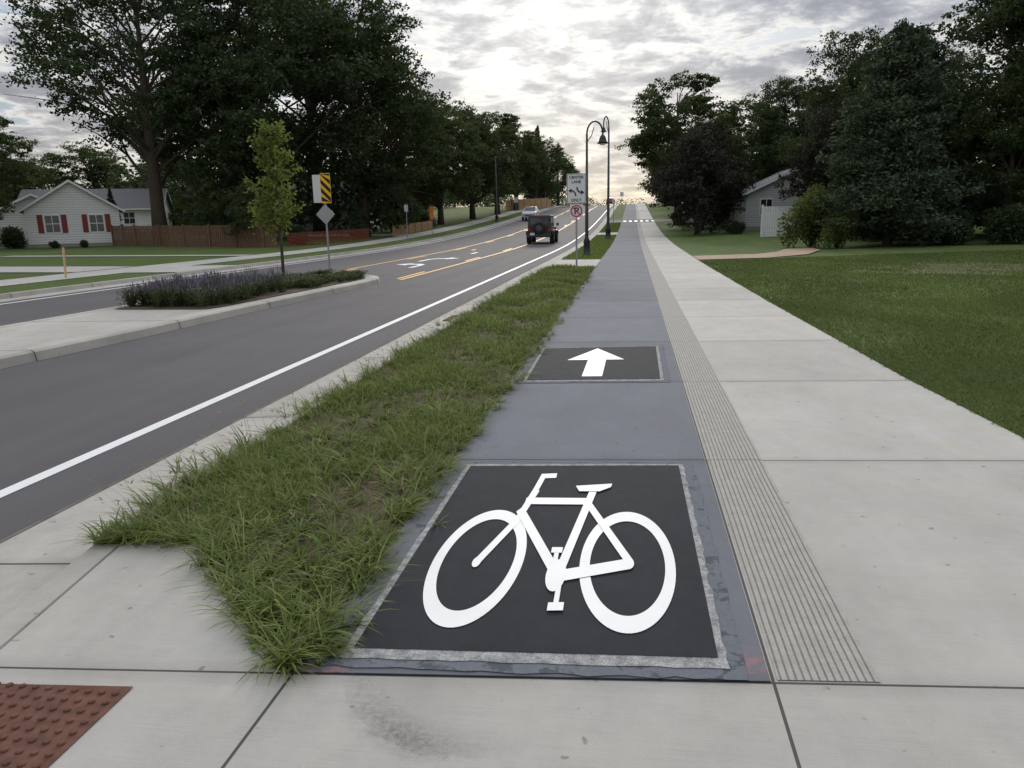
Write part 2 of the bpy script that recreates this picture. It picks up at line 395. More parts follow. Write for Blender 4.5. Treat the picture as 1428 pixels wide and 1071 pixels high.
# median -----------------------------------------------------------
out=[(-8.35,2),(-8.1,5.5),(-7.93,8),(-7.72,11),(-7.6,14),(-7.35,18),(-7.2,20.3),(-7.22,21.3),(-7.5,22.2),(-8.1,22.9),(-8.8,23.0),(-9.5,22.5),(-9.95,21),(-10.25,18),(-10.5,14),(-10.6,8),(-10.7,2)]
def inset(poly,d):
    n=len(poly);r=[]
    for i in range(n):
        a=Vector(poly[i-1]);p=Vector(poly[i]);c=Vector(poly[(i+1)%n])
        d1=(p-a).normalized();d2=(c-p).normalized(); nn=(Vector((-d1.y,d1.x))+Vector((-d2.y,d2.x)))
        nn=nn.normalized(); k=max(.5,nn.dot(Vector((-d1.y,d1.x)))); q=p+nn*d/k; r.append((q.x,q.y))
    return r
rings=[(0,-.16),(.03,-.01),(.07,.02),(.22,.022),(.235,.006),(.25,.014)]
V=[];n=len(out)
for d,z in rings: V+=[(x,y,z) for x,y in inset(out,d)]
F=[(r*n+i,r*n+(i+1)%n,(r+1)*n+(i+1)%n,(r+1)*n+i) for r in range(len(rings)-1) for i in range(n)]
F.append(tuple(range((len(rings)-1)*n,len(rings)*n)))
b=MB(); b.add(V,F); b.build('median_island',[m_curb])
bed=[(-8.15,13.6)]+[p for p in inset(out,.42) if p[1]>13.9]+[(-10.1,13.6)]
b=MB(); b.poly([(x,y,.03) for x,y in bed]); b.build('planting_bed_mulch',[m_mulch])

# ------------------------------------------------------------------ vegetation
def rhombs(c,l,w,rs,upbias=0):
    n=len(c); u=rs.normal(size=(n,3)); u[:,2]*=.6; u/=np.linalg.norm(u,axis=1)[:,None]+1e-9
    t=rs.normal(size=(n,3)); t[:,2]+=upbias; v=np.cross(u,t); v/=np.linalg.norm(v,axis=1)[:,None]+1e-9
    l=(l*rs.uniform(.55,1.35,n))[:,None]; w=(w*rs.uniform(.6,1.3,n))[:,None]
    return np.stack([c-u*l/2,c+v*w/2-u*l*.05,c+u*l/2,c-v*w/2-u*l*.05],1).reshape(-1,3)
def veg_mesh(name,wood,leafV,shade,mats):
    nv=len(wood.v); nf=len(wood.f)
    wc=[len(f) for f in wood.f]; wl=[i for f in wood.f for i in f]
    nl=len(leafV)//4
    V=np.concatenate([np.array(wood.v,float).reshape(-1,3),leafV]) if nv else leafV
    loops=np.concatenate([np.array(wl,int),np.arange(nl*4)+nv]) if nv else np.arange(nl*4)
    counts=np.concatenate([np.array(wc,int),np.full(nl,4)]) if nv else np.full(nl,4)
    mi=np.concatenate([np.zeros(nf,int),np.ones(nl,int)])
    sh=np.concatenate([np.zeros(nf),shade])
    return arr_mesh(name,V,counts.astype(int),loops.astype(int),mats,mi,sh)
def broad(name,seed,H,cr,base,tr,nl,leaf,lm,K=80,csz=.2,top=1.0,nbr=34,inner=.25):
    rs=np.random.RandomState(seed); w=MB()
    cz=(H+base)/2; rz=(H-base)/2
    dirs=rs.normal(size=(K,3)); dirs/=np.linalg.norm(dirs,axis=1)[:,None]
    lob=rs.normal(size=(7,3)); lob/=np.linalg.norm(lob,axis=1)[:,None]
    lobe=np.max(dirs@lob.T,axis=1); f=.72+.34*np.clip(lobe,0,1)**2
    rad=rs.uniform(inner,1,K)**.5*f
    C=dirs*rad[:,None]*np.array([cr,cr,rz])
    widen=1-.25*np.clip(C[:,2]/rz,-1,1)*top; C[:,0]*=widen;C[:,1]*=widen
    C[:,2]+=cz
    lean=rs.uniform(-.04,.04,2)*H
    tp=[(0,0,-.3),(lean[0]*.1,lean[1]*.1,H*.12),(lean[0]*.4,lean[1]*.3,H*.35),(lean[0],lean[1],H*.62),(lean[0]*1.3,lean[1],H*.85)]
    w.tube(tp,[tr*1.35,tr,tr*.8,tr*.42,tr*.1],10)
    order=rs.permutation(K)[:min(K,nbr)]
    for i in order:
        c=C[i]; hh=max(base*.75,min(c[2]-abs(rs.normal())*1.5-np.hypot(c[0],c[1])*.55,H*.75)); hh=max(hh,H*.12)
        k=hh/H; px=np.interp(k,[0,.35,.62,.85],[0,lean[0]*.4,lean[0],lean[0]*1.3]); py=np.interp(k,[0,.35,.62,.85],[0,lean[1]*.3,lean[1],lean[1]])
        p0=Vector((px,py,hh)); p2=Vector(c); mid=p0.lerp(p2,.5)+Vector((rs.normal()*.05*cr,rs.normal()*.05*cr,.06*cr))
        r0=tr*.38*(1-k*.7)
        w.tube([p0,mid,p2],[r0,r0*.6,r0*.15],6,cap=False)
        for q in range(2):
            e=p2+Vector(rs.normal(size=3))*cr*.16; w.tube([mid,mid.lerp(e,.5)+Vector((0,0,.03*cr)),e],[r0*.4,r0*.25,r0*.08],5,cap=False)
    sz=cr*csz*rs.uniform(.6,1.35,K); wt=sz**2; cnt=(nl*wt/wt.sum()).astype(int)
    pts=[];sh=[]
    for i in range(K):
        m_=cnt[i]; ns=max(4,int(m_/26))
        sc_=rs.normal(size=(ns,3)); sc_/=np.linalg.norm(sc_,axis=1)[:,None]+1e-9; sc_*=(rs.uniform(.1,1,ns)**.5)[:,None]*sz[i]*np.array([1.2,1.2,.78])
        idx=rs.randint(0,ns,m_); g=sc_[idx]+rs.normal(size=(m_,3))*np.array([1,1,.55])*sz[i]*.17
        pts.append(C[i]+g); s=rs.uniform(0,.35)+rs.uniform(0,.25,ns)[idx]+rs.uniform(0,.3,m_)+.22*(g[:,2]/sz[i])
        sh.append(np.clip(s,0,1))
    pts=np.concatenate(pts); sh=np.concatenate(sh)
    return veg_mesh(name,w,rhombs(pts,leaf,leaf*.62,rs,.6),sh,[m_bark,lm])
def conifer(name,seed,H,cr,tr,lm,n=26000,base=.4,leaf=.26,pw=.9,nb=150):
    rs=np.random.RandomState(seed); w=MB(); w.tube([(0,0,-.2),(0,0,H*.5),(0,0,H*.98)],[tr,tr*.6,.02],8)
    pts=[];sh=[]; per=n//nb
    for i in range(nb):
        k=(i+rs.uniform())/nb; k=k**1.15; z=base+(H-base)*k; L=cr*((1-k)**pw)*rs.uniform(.62,1.18)*min(1,.65+k*3)+.12
        a=rs.uniform(0,2*math.pi); d=np.array([math.cos(a),math.sin(a),0]); lift=.10+.5*k
        e=np.array([0,0,z])+d*L+np.array([0,0,lift*L*.5])
        m_=(np.array([0,0,z])+e)/2-np.array([0,0,.05*L])
        w.tube([(0,0,z),tuple(m_),tuple(e)],[.05*(1-k)+.012,.03,.008],5,cap=False)
        c=int(per*(.35+1.3*(1-k)))
        s=rs.uniform(.12,1.03,c)**.8
        P=np.array([0,0,z])[None]*(1-s)[:,None]+e[None]*s[:,None]
        perp=np.array([-d[1],d[0],0]); sp=.26*L*(1-abs(s-.6))+.1
        P=P+perp[None]*(rs.normal(size=c)*sp*.75)[:,None]+np.array([0,0,1])[None]*(rs.normal(size=c)*.13-.06*s)[:,None]
        pts.append(P); sh.append(np.clip(rs.uniform(0,.4)+rs.uniform(0,.35,c)+.3*s,0,1))
    pts=np.concatenate(pts);sh=np.concatenate(sh)
    return veg_mesh(name,w,rhombs(pts,leaf,leaf*.33,rs,.8),sh,[m_bark,lm])
def place(me,name,x,y,rz=0,s=1,sz=None,dz=0):
    o=bpy.data.objects.new(name,me); link(o); o.location=(x,y,gz(x,y)+dz); o.rotation_euler=(0,0,rz)
    o.scale=(s,s,sz if sz else s); return o
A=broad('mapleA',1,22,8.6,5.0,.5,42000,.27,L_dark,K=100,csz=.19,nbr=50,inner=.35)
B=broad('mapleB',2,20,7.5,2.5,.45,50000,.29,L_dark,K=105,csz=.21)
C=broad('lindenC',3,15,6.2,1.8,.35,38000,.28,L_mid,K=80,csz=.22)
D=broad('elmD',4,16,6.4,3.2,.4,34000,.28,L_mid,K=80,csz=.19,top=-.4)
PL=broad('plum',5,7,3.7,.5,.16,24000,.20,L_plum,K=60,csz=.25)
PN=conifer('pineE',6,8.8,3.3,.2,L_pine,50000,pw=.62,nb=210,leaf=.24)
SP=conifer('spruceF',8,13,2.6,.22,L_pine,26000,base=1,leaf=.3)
# left side
place(A,'maple_tree',-36,55,.3)
place(B,'maple_tree',-28.5,58,1.2,1.05); place(B,'maple_tree',-23.5,66,2.9,1.0,1.02); place(A,'maple_tree',-31,74,4,1.05)
place(A,'maple_tree',-48,80,.7,.80); place(D,'maple_tree',-66,72,2.2,.8)
for i,(x,y,s) in enumerate([(-50,100,.85),(-60,96,.8),(-70,94,.9),(-82,96,.8),(-92,90,.85),(-44,92,.8)]): place(C,'linden_tree',x,y,i*1.3,s*1.1,s*.8)
place(C,'linden_tree',-22.5,90,.4,.95); place(C,'linden_tree',-21.5,104,2.4,1.0); place(D,'linden_tree',-20.5,118,1,.95); place(C,'linden_tree',-29,97,4,1.1)
place(D,'linden_tree',-20,134,3,.95); place(C,'linden_tree',-18.6,152,5,.9); place(SP,'spruce_tree',-19,158,1,1.2); place(C,'linden_tree',-17,180,1,.85)
place(SP,'spruce_tree',-43.5,60,1,.36,.34); place(SP,'spruce_tree',-62,46,2,.75)
place(D,'birch_tree',-45.0,47,.6,.58,.62)
place(C,'linden_tree',-26,50.5,.4,.30); place(PL,'plum_tree',-23.5,74,.4,.6)
place(SP,'spruce_tree',-22.8,62,.7,.28)
# right side
place(D,'elm_tree',4.4,78,1.0,.90,.90); place(B,'maple_tree',9.6,100,3.0,.66,.62); place(C,'linden_tree',6.5,118,2,.80); place(C,'linden_tree',6,145,1,.7)
place(C,'linden_tree',14,90,2,.85); place(B,'maple_tree',14.5,78,1,.62,.66); place(C,'linden_tree',19,80,5,.90); place(B,'maple_tree',15.2,58,2,.60,.66); place(B,'maple_tree',21,60,4,.60)
place(PL,'plum_tree',4.7,59,0,.92,1.02); place(PL,'plum_tree',5.8,67,3,1.1,1.2)
place(PL,'plum_tree',12.3,50,2,.78,1.1); place(C,'linden_tree',15.2,50,1,.48,.62)
place(PN,'pine_tree',10.9,35.5,.5,1.0); place(B,'maple_tree',18.0,38,1.5,.70,.78); place(B,'maple_tree',22.5,41,4.5,.70,.75); place(C,'linden_tree',16.0,36.5,3,.40,.5); place(B,'maple_tree',27,42,3.5,.75)
place(PN,'pine_tree',13.6,42,3,1.12,1.12)
def young():
    rs=np.random.RandomState(11); w=MB(); w.tube([(0,0,-.1),(.02,0,1.2),(0,.02,3),(0,0,4.4)],[.05,.042,.025,.008],8)
    pts=[];sh=[]
    for i in range(64):
        z=rs.uniform(1.45,4.3); k=(z-1.45)/3.0; L=(.74*(1-k)**.6+.12)*rs.uniform(.5,1.15); a=rs.uniform(0,6.28)
        e=np.array([math.cos(a)*L,math.sin(a)*L,z+L*.75]); w.tube([(0,0,z),tuple((e+np.array([0,0,z]))/2),tuple(e)],[.014,.009,.003],4,cap=False)
        n_=int(48*(.5+L)); s=rs.uniform(.2,1,n_); P=np.array([0,0,z])[None]*(1-s)[:,None]+e[None]*s[:,None]+rs.normal(size=(n_,3))*.075
        pts.append(P); sh.append(rs.uniform(0,.4)+rs.uniform(0,.6,n_))
    return veg_mesh('young_tree',w,rhombs(np.concatenate(pts),.12,.075,rs,.5),np.clip(np.concatenate(sh),0,1),[m_bark,L_young])
place(young(),'young_tree',-9.35,19.6,dz=.05)
def shrub(name,seed,r,h,n,leaf,lm,K=14):
    rs=np.random.RandomState(seed); w=MB(); pts=[];sh=[]
    for i in range(K):
        a=rs.uniform(0,6.28); q=rs.uniform(0,.75)*r; c=np.array([q*math.cos(a),q*math.sin(a),h*rs.uniform(.3,.75)]); w.tube([(0,0,-.05),tuple(c*.6),tuple(c)],[.03,.02,.008],4,cap=False)
        m_=n//K; g=rs.normal(size=(m_,3)); g/=np.linalg.norm(g,axis=1)[:,None]; g*=(rs.uniform(0,1,m_)**.4)[:,None]*np.array([r*.42,r*.42,h*.34])
        pts.append(c+g+rs.normal(size=g.shape)*.05*r); sh.append(rs.uniform(0,.4)+rs.uniform(0,.5,m_)+.2*g[:,2]/h)
    P=np.concatenate(pts); P[:,2]=np.abs(P[:,2]); return veg_mesh(name,w,rhombs(P,leaf,leaf*.6,rs,.6),np.clip(np.concatenate(sh),0,1),[m_bark,lm])
SH=shrub('shrubA',21,1.3,2.3,12000,.13,L_shrub); SD=shrub('shrubB',22,1.2,1.5,8000,.14,L_dark)
place(SH,'shrub',8.0,36.6,0,1.0,1.15); place(SH,'shrub',8.6,34.6,1,.6,.7)
for i,(x,y,s) in enumerate([(13,34.5,.9),(15,33.5,1.0),(17.2,33,1.1),(19,34,1.2),(-44.5,50.2,1),(-47,49,1.1),(-30,52,.8),(-24,53,.9),(-21.8,80,1.2),(-41.0,49.9,.35),(-39.5,51,.35),(7.3,57.5,.6)]): place(SD,'bush',x,y,i,s)
rs=np.random.RandomState(31); pts=[];sh=[]
def mass(x,y,r,h,n):
    g=rs.normal(size=(n,3)); g/=np.linalg.norm(g,axis=1)[:,None]; g*=(rs.uniform(0,1,n)**.4)[:,None]*np.array([r,r,h/2])
    g[:,2]=g[:,2]*rs.uniform(.8,1.15)+h/2; pts.append(g+np.array([x,y,gz(x,y)])); sh.append(np.clip(rs.uniform(0,.5)+rs.uniform(0,.5,n),0,1))
for y in range(90,260,9):
    for x0 in(-44,-58): mass(x0+rs.uniform(-4,4),y+rs.uniform(-3,3),6,rs.uniform(7,10),900)
    for x0 in(26,38): mass(x0+rs.uniform(-4,4),y+rs.uniform(-3,3),6,rs.uniform(7,11),700)
for x in np.arange(-130,-40,5): mass(x,rs.uniform(98,105),6,rs.uniform(5,8),1300)
for x in np.arange(30,80,8): mass(x,rs.uniform(45,70),7,rs.uniform(9,13),900)
for y in range(190,330,10): mass(-17-rs.uniform(0,10),y,5,rs.uniform(7,11),400); mass(12+rs.uniform(0,10),y,5,rs.uniform(7,11),400)
for x in np.arange(-30,30,4): mass(x,330+rs.uniform(-10,10),5,rs.uniform(6,9),300)
for y in range(58,120,6): mass(-32+rs.uniform(-3,3),y,4,rs.uniform(3.5,6),500)
for x in np.arange(-38,-20,4): mass(x,66+rs.uniform(-2,2),3.5,rs.uniform(4,7),500)
for x in np.arange(-60,-38,4): mass(x,88+rs.uniform(-2,2),3.5,rs.uniform(4,6),700)
for x in np.arange(18,34,3.5): mass(x,64+rs.uniform(-2,2),3.5,rs.uniform(4,6),500)
for x in np.arange(13,34,2.5): mass(x,44+rs.uniform(-1,1),2.4,rs.uniform(3,4.5),900)
for y in range(72,84,5): mass(9+rs.uniform(-1,1),y,3,rs.uniform(4,6),700)
P=np.concatenate(pts); me=veg_mesh('distant_treeline',MB(),rhombs(P,.62,.42,rs,.5),np.concatenate(sh),[m_bark,L_dark]); link(bpy.data.objects.new('distant_treeline',me))

# grass ------------------------------------------------------------
def blades(base,H,W,lean,az,shade,seg=3,curl=.5):
    n=len(base); d=np.stack([np.cos(az),np.sin(az),np.zeros(n)],1); pr=np.stack([-d[:,1],d[:,0],np.zeros(n)],1)
    V=np.zeros((n,2*seg+1,3))
    for k in range(seg+1):
        s=k/seg; c=base+d*(lean*(s**1.4))[:,None]; c=c+np.array([0,0,1])*(H*(s-curl*s*s*np.clip(lean/np.maximum(H,.01),0,1.2)*.8))[:,None]
        c[:,2]=np.maximum(c[:,2],base[:,2]+.004+.004*s)
        if k<seg:
            w=(W*(1-s*.55)/2)[:,None]; V[:,2*k]=c-pr*w; V[:,2*k+1]=c+pr*w
        else: V[:,2*seg]=c
    L=[];cn=[]
    for k in range(seg-1): L+= [2*k,2*k+1,2*k+3,2*k+2]; cn.append(4)
    L+=[2*seg-2,2*seg-1,2*seg]; cn.append(3)
    m=2*seg+1; loops=(np.array(L)[None]+ (np.arange(n)*m)[:,None]).ravel(); counts=np.tile(cn,n)
    return V.reshape(-1,3),counts,loops,np.repeat(shade,len(cn))
def join_blades(name,parts,mats,mi=None):
    V=[];Cn=[];Lp=[];Sh=[];Mi=[];o=0
    for i,(v,c,l,s) in enumerate(parts):
        V.append(v);Cn.append(c);Lp.append(l+o);Sh.append(s);o+=len(v);Mi.append(np.full(len(c),mi[i] if mi else 0))
    me=arr_mesh(name,np.concatenate(V),np.concatenate(Cn),np.concatenate(Lp),mats,np.concatenate(Mi),np.concatenate(Sh)); o_=bpy.data.objects.new(name,me); link(o_); return o_
rs=np.random.RandomState(41)
def patch(x,y): return np.clip(.5+.32*np.sin(x*4.1+1.9*np.sin(y*1.7+x))+.32*np.sin(y*2.9+2.1*np.sin(x*3.3+y*.6)),0,1)
def inside(x,y):
    l=np.interp(y,[0,2.34,3.35,4.2,8,30],[-2.2,-2.42,-2.6,-2.72,-2.78,-2.8])
    lim=np.interp(-x,[1.2,1.48,2.2,2.6],[2.31,2.58,3.37,3.35])
    return (x>l)&(x<-1.17)&(y>lim)
parts=[];mi=[]
def edge_thin(x,y): return .35+.65*np.clip((-1.22-x)/.22,0,1)   # worn soil beside the path
for y0,y1,den,w,h in((2.3,6,5000,.0055,.07),(6,11,2700,.009,.08),(11,26,1100,.016,.10)):
    n=int((y1-y0)*1.6*den); x=rs.uniform(-2.8,-1.17,n); y=rs.uniform(y0,y1,n); k=inside(x,y)
    pn=patch(x,y); k&=rs.uniform(size=n)<(.22+.95*pn)*edge_thin(x,y); x=x[k];y=y[k];pn=pn[k];n=len(x)
    base=np.stack([x,y,np.full(n,-.004)],1); Hh=h*rs.uniform(.4,1.5,n)*(.5+.85*pn)
    parts.append(blades(base,Hh,w*rs.uniform(.6,1.4,n),Hh*rs.uniform(.3,1.3,n),rs.uniform(0,6.28,n),np.clip(rs.uniform(0,.65,n)+.35*pn,0,1))); mi.append(0)
    n=int(n*.09); x=rs.uniform(-2.8,-1.17,n); y=rs.uniform(y0,y1,n); k=inside(x,y); x=x[k];y=y[k];n=len(x)
    base=np.stack([x,y,np.full(n,-.004)],1); Hh=h*rs.uniform(.3,.9,n)
    parts.append(blades(base,Hh,w*rs.uniform(.6,1.2,n),Hh*rs.uniform(.8,2,n),rs.uniform(0,6.28,n),rs.uniform(0,1,n))); mi.append(1)
def tufts(cx,cy,nb,L,w,outx=None):
    P=[];Az=[];Ln=[];H=[];Sh=[]
    for i in range(len(cx)):
        m_=rs.randint(nb[0],nb[1]); a=rs.uniform(0,6.28,m_); s0=rs.uniform(.05,.6)
        if outx is not None and outx[i]!=0: a=np.where(rs.uniform(size=m_)<.65,(0 if outx[i]>0 else math.pi)+rs.normal(size=m_)*.8,a)
        ll=L*rs.uniform(.5,1.45)*rs.uniform(.45,1.25,m_); P.append(np.stack([np.full(m_,cx[i])+rs.normal(size=m_)*.012,np.full(m_,cy[i])+rs.normal(size=m_)*.012,np.full(m_,0.)],1)); Az.append(a); Ln.append(ll*rs.uniform(.5,1,m_)); H.append(ll*rs.uniform(.25,.95,m_)); Sh.append(s0+rs.uniform(0,.45,m_))
    P=np.concatenate(P);n=len(P)
    return blades(P,np.concatenate(H),w*rs.uniform(.7,1.3,n),np.concatenate(Ln),np.concatenate(Az),np.clip(np.concatenate(Sh),0,1),seg=4,curl=.6)
n=1700; y=2.4+rs.uniform(0,1,n)**1.6*14; x=rs.uniform(-2.7,-1.3,n); k=inside(x,y)&(rs.uniform(size=n)<.35+.8*patch(x+.7,y*1.1)); parts.append(tufts(x[k],y[k],(7,17),.17,.0095))
n=430; y=2.35+rs.uniform(0,1,n)**1.5*20; x=np.full(n,-1.23)+rs.normal(size=n)*.07; k=rs.uniform(size=n)<.25+patch(x,y*1.6); parts.append(tufts(x[k],y[k],(6,18),.20,.0085,np.ones(n)))
n=540; y=3.3+rs.uniform(0,1,n)**1.5*22; x=np.interp(y,[3.35,4.2,8,30],[-2.6,-2.72,-2.78,-2.8])+rs.normal(size=n)*.07; k=rs.uniform(size=n)<.3+patch(x,y*1.4); parts.append(tufts(x[k],y[k],(6,16),.20,.0085,-np.ones(n)))
n=85; t=rs.uniform(0,1,n); x=np.interp(t,[0,.35,1],[-2.6,-2.2,-1.22]); y=np.interp(t,[0,.35,1],[3.36,3.38,2.36]); parts.append(tufts(x+rs.normal(size=n)*.05,y+rs.normal(size=n)*.05,(5,18),.22,.0075))
mi+=[0]*4
n=300; y=3.3+rs.uniform(0,1,n)**1.3*14; x=np.where(rs.uniform(size=n)<.75,np.interp(y,[3.35,4.2,8,30],[-2.6,-2.72,-2.78,-2.8])+rs.uniform(-.03,.3,n),rs.uniform(-2.6,-1.25,n))
base=np.stack([x,y,np.zeros(n)],1); Hh=rs.uniform(.16,.38,n); az=rs.uniform(2,4.3,n); lean=Hh*rs.uniform(.3,.9,n)
parts.append(blades(base,Hh,np.full(n,.0035),lean,az,rs.uniform(0,1,n),seg=4,curl=.3)); mi.append(1)
tip=base+np.stack([np.cos(az)*lean,np.sin(az)*lean,Hh*(1-.3*np.clip(lean/Hh,0,1.2)*.8)],1)
for q in range(4):
    parts.append(blades(tip-np.array([0,0,.01]),rs.uniform(.02,.05,n),np.full(n,.006),rs.uniform(.03,.07,n),az+rs.normal(size=n)*.9,rs.uniform(0,1,n),seg=2)); mi.append(1)
join_blades('grass_strip',parts,[L_grass,L_dry],mi)
parts=[]
n=9000; x=rs.uniform(-2.78,-1.2,n); y=rs.uniform(30.6,61.5,n); base=np.stack([x,y,zt(y)],1); parts.append(blades(base,rs.uniform(.05,.12,n),np.full(n,.03),rs.uniform(.02,.08,n),rs.uniform(0,6.28,n),rs.uniform(.1,1,n),seg=2))
n=4000; x=rs.uniform(-2.78,-1.2,n); y=rs.uniform(66,85.5,n); base=np.stack([x,y,zt(y)],1); parts.append(blades(base,rs.uniform(.05,.12,n),np.full(n,.05),rs.uniform(.02,.08,n),rs.uniform(0,6.28,n),rs.uniform(.1,1,n),seg=2))
strip('grass_verge_soil',[(-2.79,-.006),(-1.19,-.006)],30.5,62,m_ground); strip('grass_verge_soil',[(-2.79,-.006),(-1.19,-.006)],66,300,m_ground)
join_blades('grass_verge',parts,[L_grass])
parts=[]
for y0,y1,den,w,h in((4.5,9,6500,.006,.035),(9,15,2600,.011,.04),(15,29,750,.022,.045)):
    xm=y1*.56+.4; n=int((y1-y0)*(xm-2.3)*den); x=rs.uniform(2.35,xm,n); y=rs.uniform(y0,y1,n); k=(x>np.interp(y,[0,5.7,7.8,15,27,60],[2.95,2.79,2.68,2.55,2.43,2.4])-.012+.02*np.sin(y*23)*np.sin(y*7))&(x<y*.56+.4)
    d=((x-8.6)/2.6)**2+((y-21.5)/2.2)**2+1.2*(patch(x*.9,y*.9)-.5); k&=rs.uniform(size=n)<np.clip(d*1.0-.15,.3,1)
    k&=rs.uniform(size=n)<(.55+.6*patch(x*.5,y*.5))
    x=x[k];y=y[k];n=len(x); z=np.interp(x,GX,GZ); base=np.stack([x,y,z],1); Hh=h*rs.uniform(.6,1.4,n)
    pn=patch(x*.35,y*.3); band=np.exp(-((x-5.6-.35*np.sin(y*.5))/.4)**2)*np.clip((y-10)/3,0,1)*patch(x*.8,y*.8)
    parts.append(blades(base,Hh*(1+.4*band),w*rs.uniform(.7,1.3,n),Hh*rs.uniform(.2,1.2,n),rs.uniform(0,6.28,n),np.clip(rs.uniform(0,.55,n)+.3*pn+.45*band,0,1),seg=2))
join_blades('lawn_grass',parts,[L_lawn])
rs=np.random.RandomState(77); n=1100; y=2.3+rs.uniform(0,1,n)**1.5*12
side=rs.uniform(size=n); x=np.where(side<.8,-1.2+np.abs(rs.normal(size=n))*.06,-1.2)
t=rs.uniform(0,1,n); ed=side>.8; x=np.where(ed,np.interp(t,[0,.35,1],[-2.5,-2.2,-1.25])-rs.uniform(0,.04,n),x); y=np.where(ed,np.interp(t,[0,.35,1],[3.34,3.34,2.36])-np.abs(rs.normal(size=n))*.05,y)
s=rs.uniform(.002,.007,n); an=rs.uniform(0,6.28,n); cx=np.cos(an)*s; cy=np.sin(an)*s; z=np.full(n,.0125)
q=np.stack([np.stack([x-cx,y-cy,z],1),np.stack([x+cy*.5,y-cx*.5,z+.003],1),np.stack([x+cx,y+cy,z],1),np.stack([x-cy*.5,y+cx*.5,z+.003],1)],1).reshape(-1,3)
me=arr_mesh('soil_crumbs',q,np.full(n,4),np.arange(4*n),[m_soil]); link(bpy.data.objects.new('soil_crumbs',me))
w=[];mm=[]
for i in range(190):
    y=13.9+rs.uniform(0,1)**1.1*8.2; x=rs.uniform(-10.15 if y<18 else -9.6,-8.15 if y<18 else -7.8); early=y<17.8; tall=(.46 if early else .24)*rs.uniform(.75,1.15)
    n=60; a=rs.uniform(0,6.28,n); q=rs.uniform(0,.09,n); base=np.stack([x+q*np.cos(a),y+q*np.sin(a),np.full(n,.03)],1); Hh=tall*rs.uniform(.6,1.2,n)
    w.append(blades(base,Hh,np.full(n,.016),Hh*rs.uniform(.1,.8,n),a,rs.uniform(0,1,n),seg=3)); mm.append(1)
    n=130; a=rs.uniform(0,6.28,n); q=rs.uniform(0,.28,n); base=np.stack([x+q*np.cos(a),y+q*np.sin(a),.03+rs.uniform(0,tall*.75,n)],1)
    w.append(blades(base,np.full(n,.05),np.full(n,.035),rs.uniform(.02,.09,n),a,rs.uniform(0,1,n),seg=2)); mm.append(1)
    if early:
        n=22; a=rs.uniform(0,6.28,n); q=rs.uniform(.03,.33,n); base=np.stack([x+q*np.cos(a),y+q*np.sin(a),tall*rs.uniform(.6,1.0,n)],1)
        w.append(blades(base,rs.uniform(.08,.16,n),np.full(n,.022),np.full(n,.04),a,rs.uniform(0,1,n),seg=2)); mm.append(0)
join_blades('lavender_plants',w,[L_purp,L_bed],mm)

# ------------------------------------------------------------------ street furniture
m_black=simple('black_metal',(.012,.012,.013),.4); m_galv=simple('galvanised_steel',(.35,.36,.37),.45,.7); m_signw=simple('sign_white',(.66,.66,.65),.5,var=.05)
m_signb=simple('sign_black',(.015,.015,.015),.5); m_signr=simple('sign_red',(.45,.03,.04),.5,var=.05); m_signy=simple('sign_yellow',(.85,.48,.02),.5,var=.05); m_back=simple('sign_back',(.42,.43,.44),.5,.5)
m_lamp=simple('lamp_glass',(.6,.6,.55),.3); m_orange=simple('orange_plastic',(.7,.16,.04),.6)
def text(body,size,loc,mat,parent,name,sx=1):
    cu=bpy.data.curves.new(name,'FONT'); cu.body=body; cu.size=size; cu.align_x='CENTER'; cu.align_y='CENTER'; cu.extrude=.0005; cu.offset=size*.022
    o=bpy.data.objects.new(name,cu); COL.objects.link(o); bpy.context.view_layer.update()
    me=bpy.data.meshes.new_from_object(o.evaluated_get(bpy.context.evaluated_depsgraph_get())); bpy.data.objects.remove(o)
    me.materials.clear(); me.materials.append(mat); q=bpy.data.objects.new(name,me); link(q,parent); q.location=loc; q.rotation_euler=(math.pi/2,0,0); q.scale=(sx,1,1); return q
def empty(name,loc,rz=0):
    e=bpy.data.objects.new(name,None); link(e); e.location=loc; e.rotation_euler=(0,0,rz); return e
def plate(b,x,z,w,h,y,mi,r=.03,t=.004,rot=0):
    pts=[]
    for cx,cz,a0 in((w/2-r,h/2-r,0),(-w/2+r,h/2-r,90),(-w/2+r,-h/2+r,180),(w/2-r,-h/2+r,270)):
        for k in range(4):
            a=math.radians(a0+30*k); px,pz=cx+r*math.cos(a),cz+r*math.sin(a); pts.append((x+px*math.cos(rot)-pz*math.sin(rot),z+px*math.sin(rot)+pz*math.cos(rot)))
    n=len(pts); V=[(p[0],y,p[1]) for p in pts]+[(p[0],y+t,p[1]) for p in pts]
    b.add(V,[tuple(range(n)),tuple(range(n,2*n))[::-1]]+[(i,i+n,(i+1)%n+n,(i+1)%n) for i in range(n)],mi)
e=empty('traffic_sign',(-1.79,25.2,0))
b=MB(); b.tube([(0,.03,-.05),(0,.03,2.95)],.03,8,0); b.build('post',[m_galv],parent=e)
b=MB(); plate(b,0,2.53,.62,.94,-.01,1); plate(b,0,2.53,.59,.91,-.016,2); plate(b,0,2.53,.565,.885,-.022,1); b.build('panel',[m_galv,m_signw,m_signb],parent=e)
text('CENTER',.125,(0,-.026,2.88),m_signb,e,'text_1'); text('LANE',.125,(0,-.026,2.74),m_signb,e,'text_2'); text('ONLY',.125,(0,-.026,2.17),m_signb,e,'text_3')
b=MB()
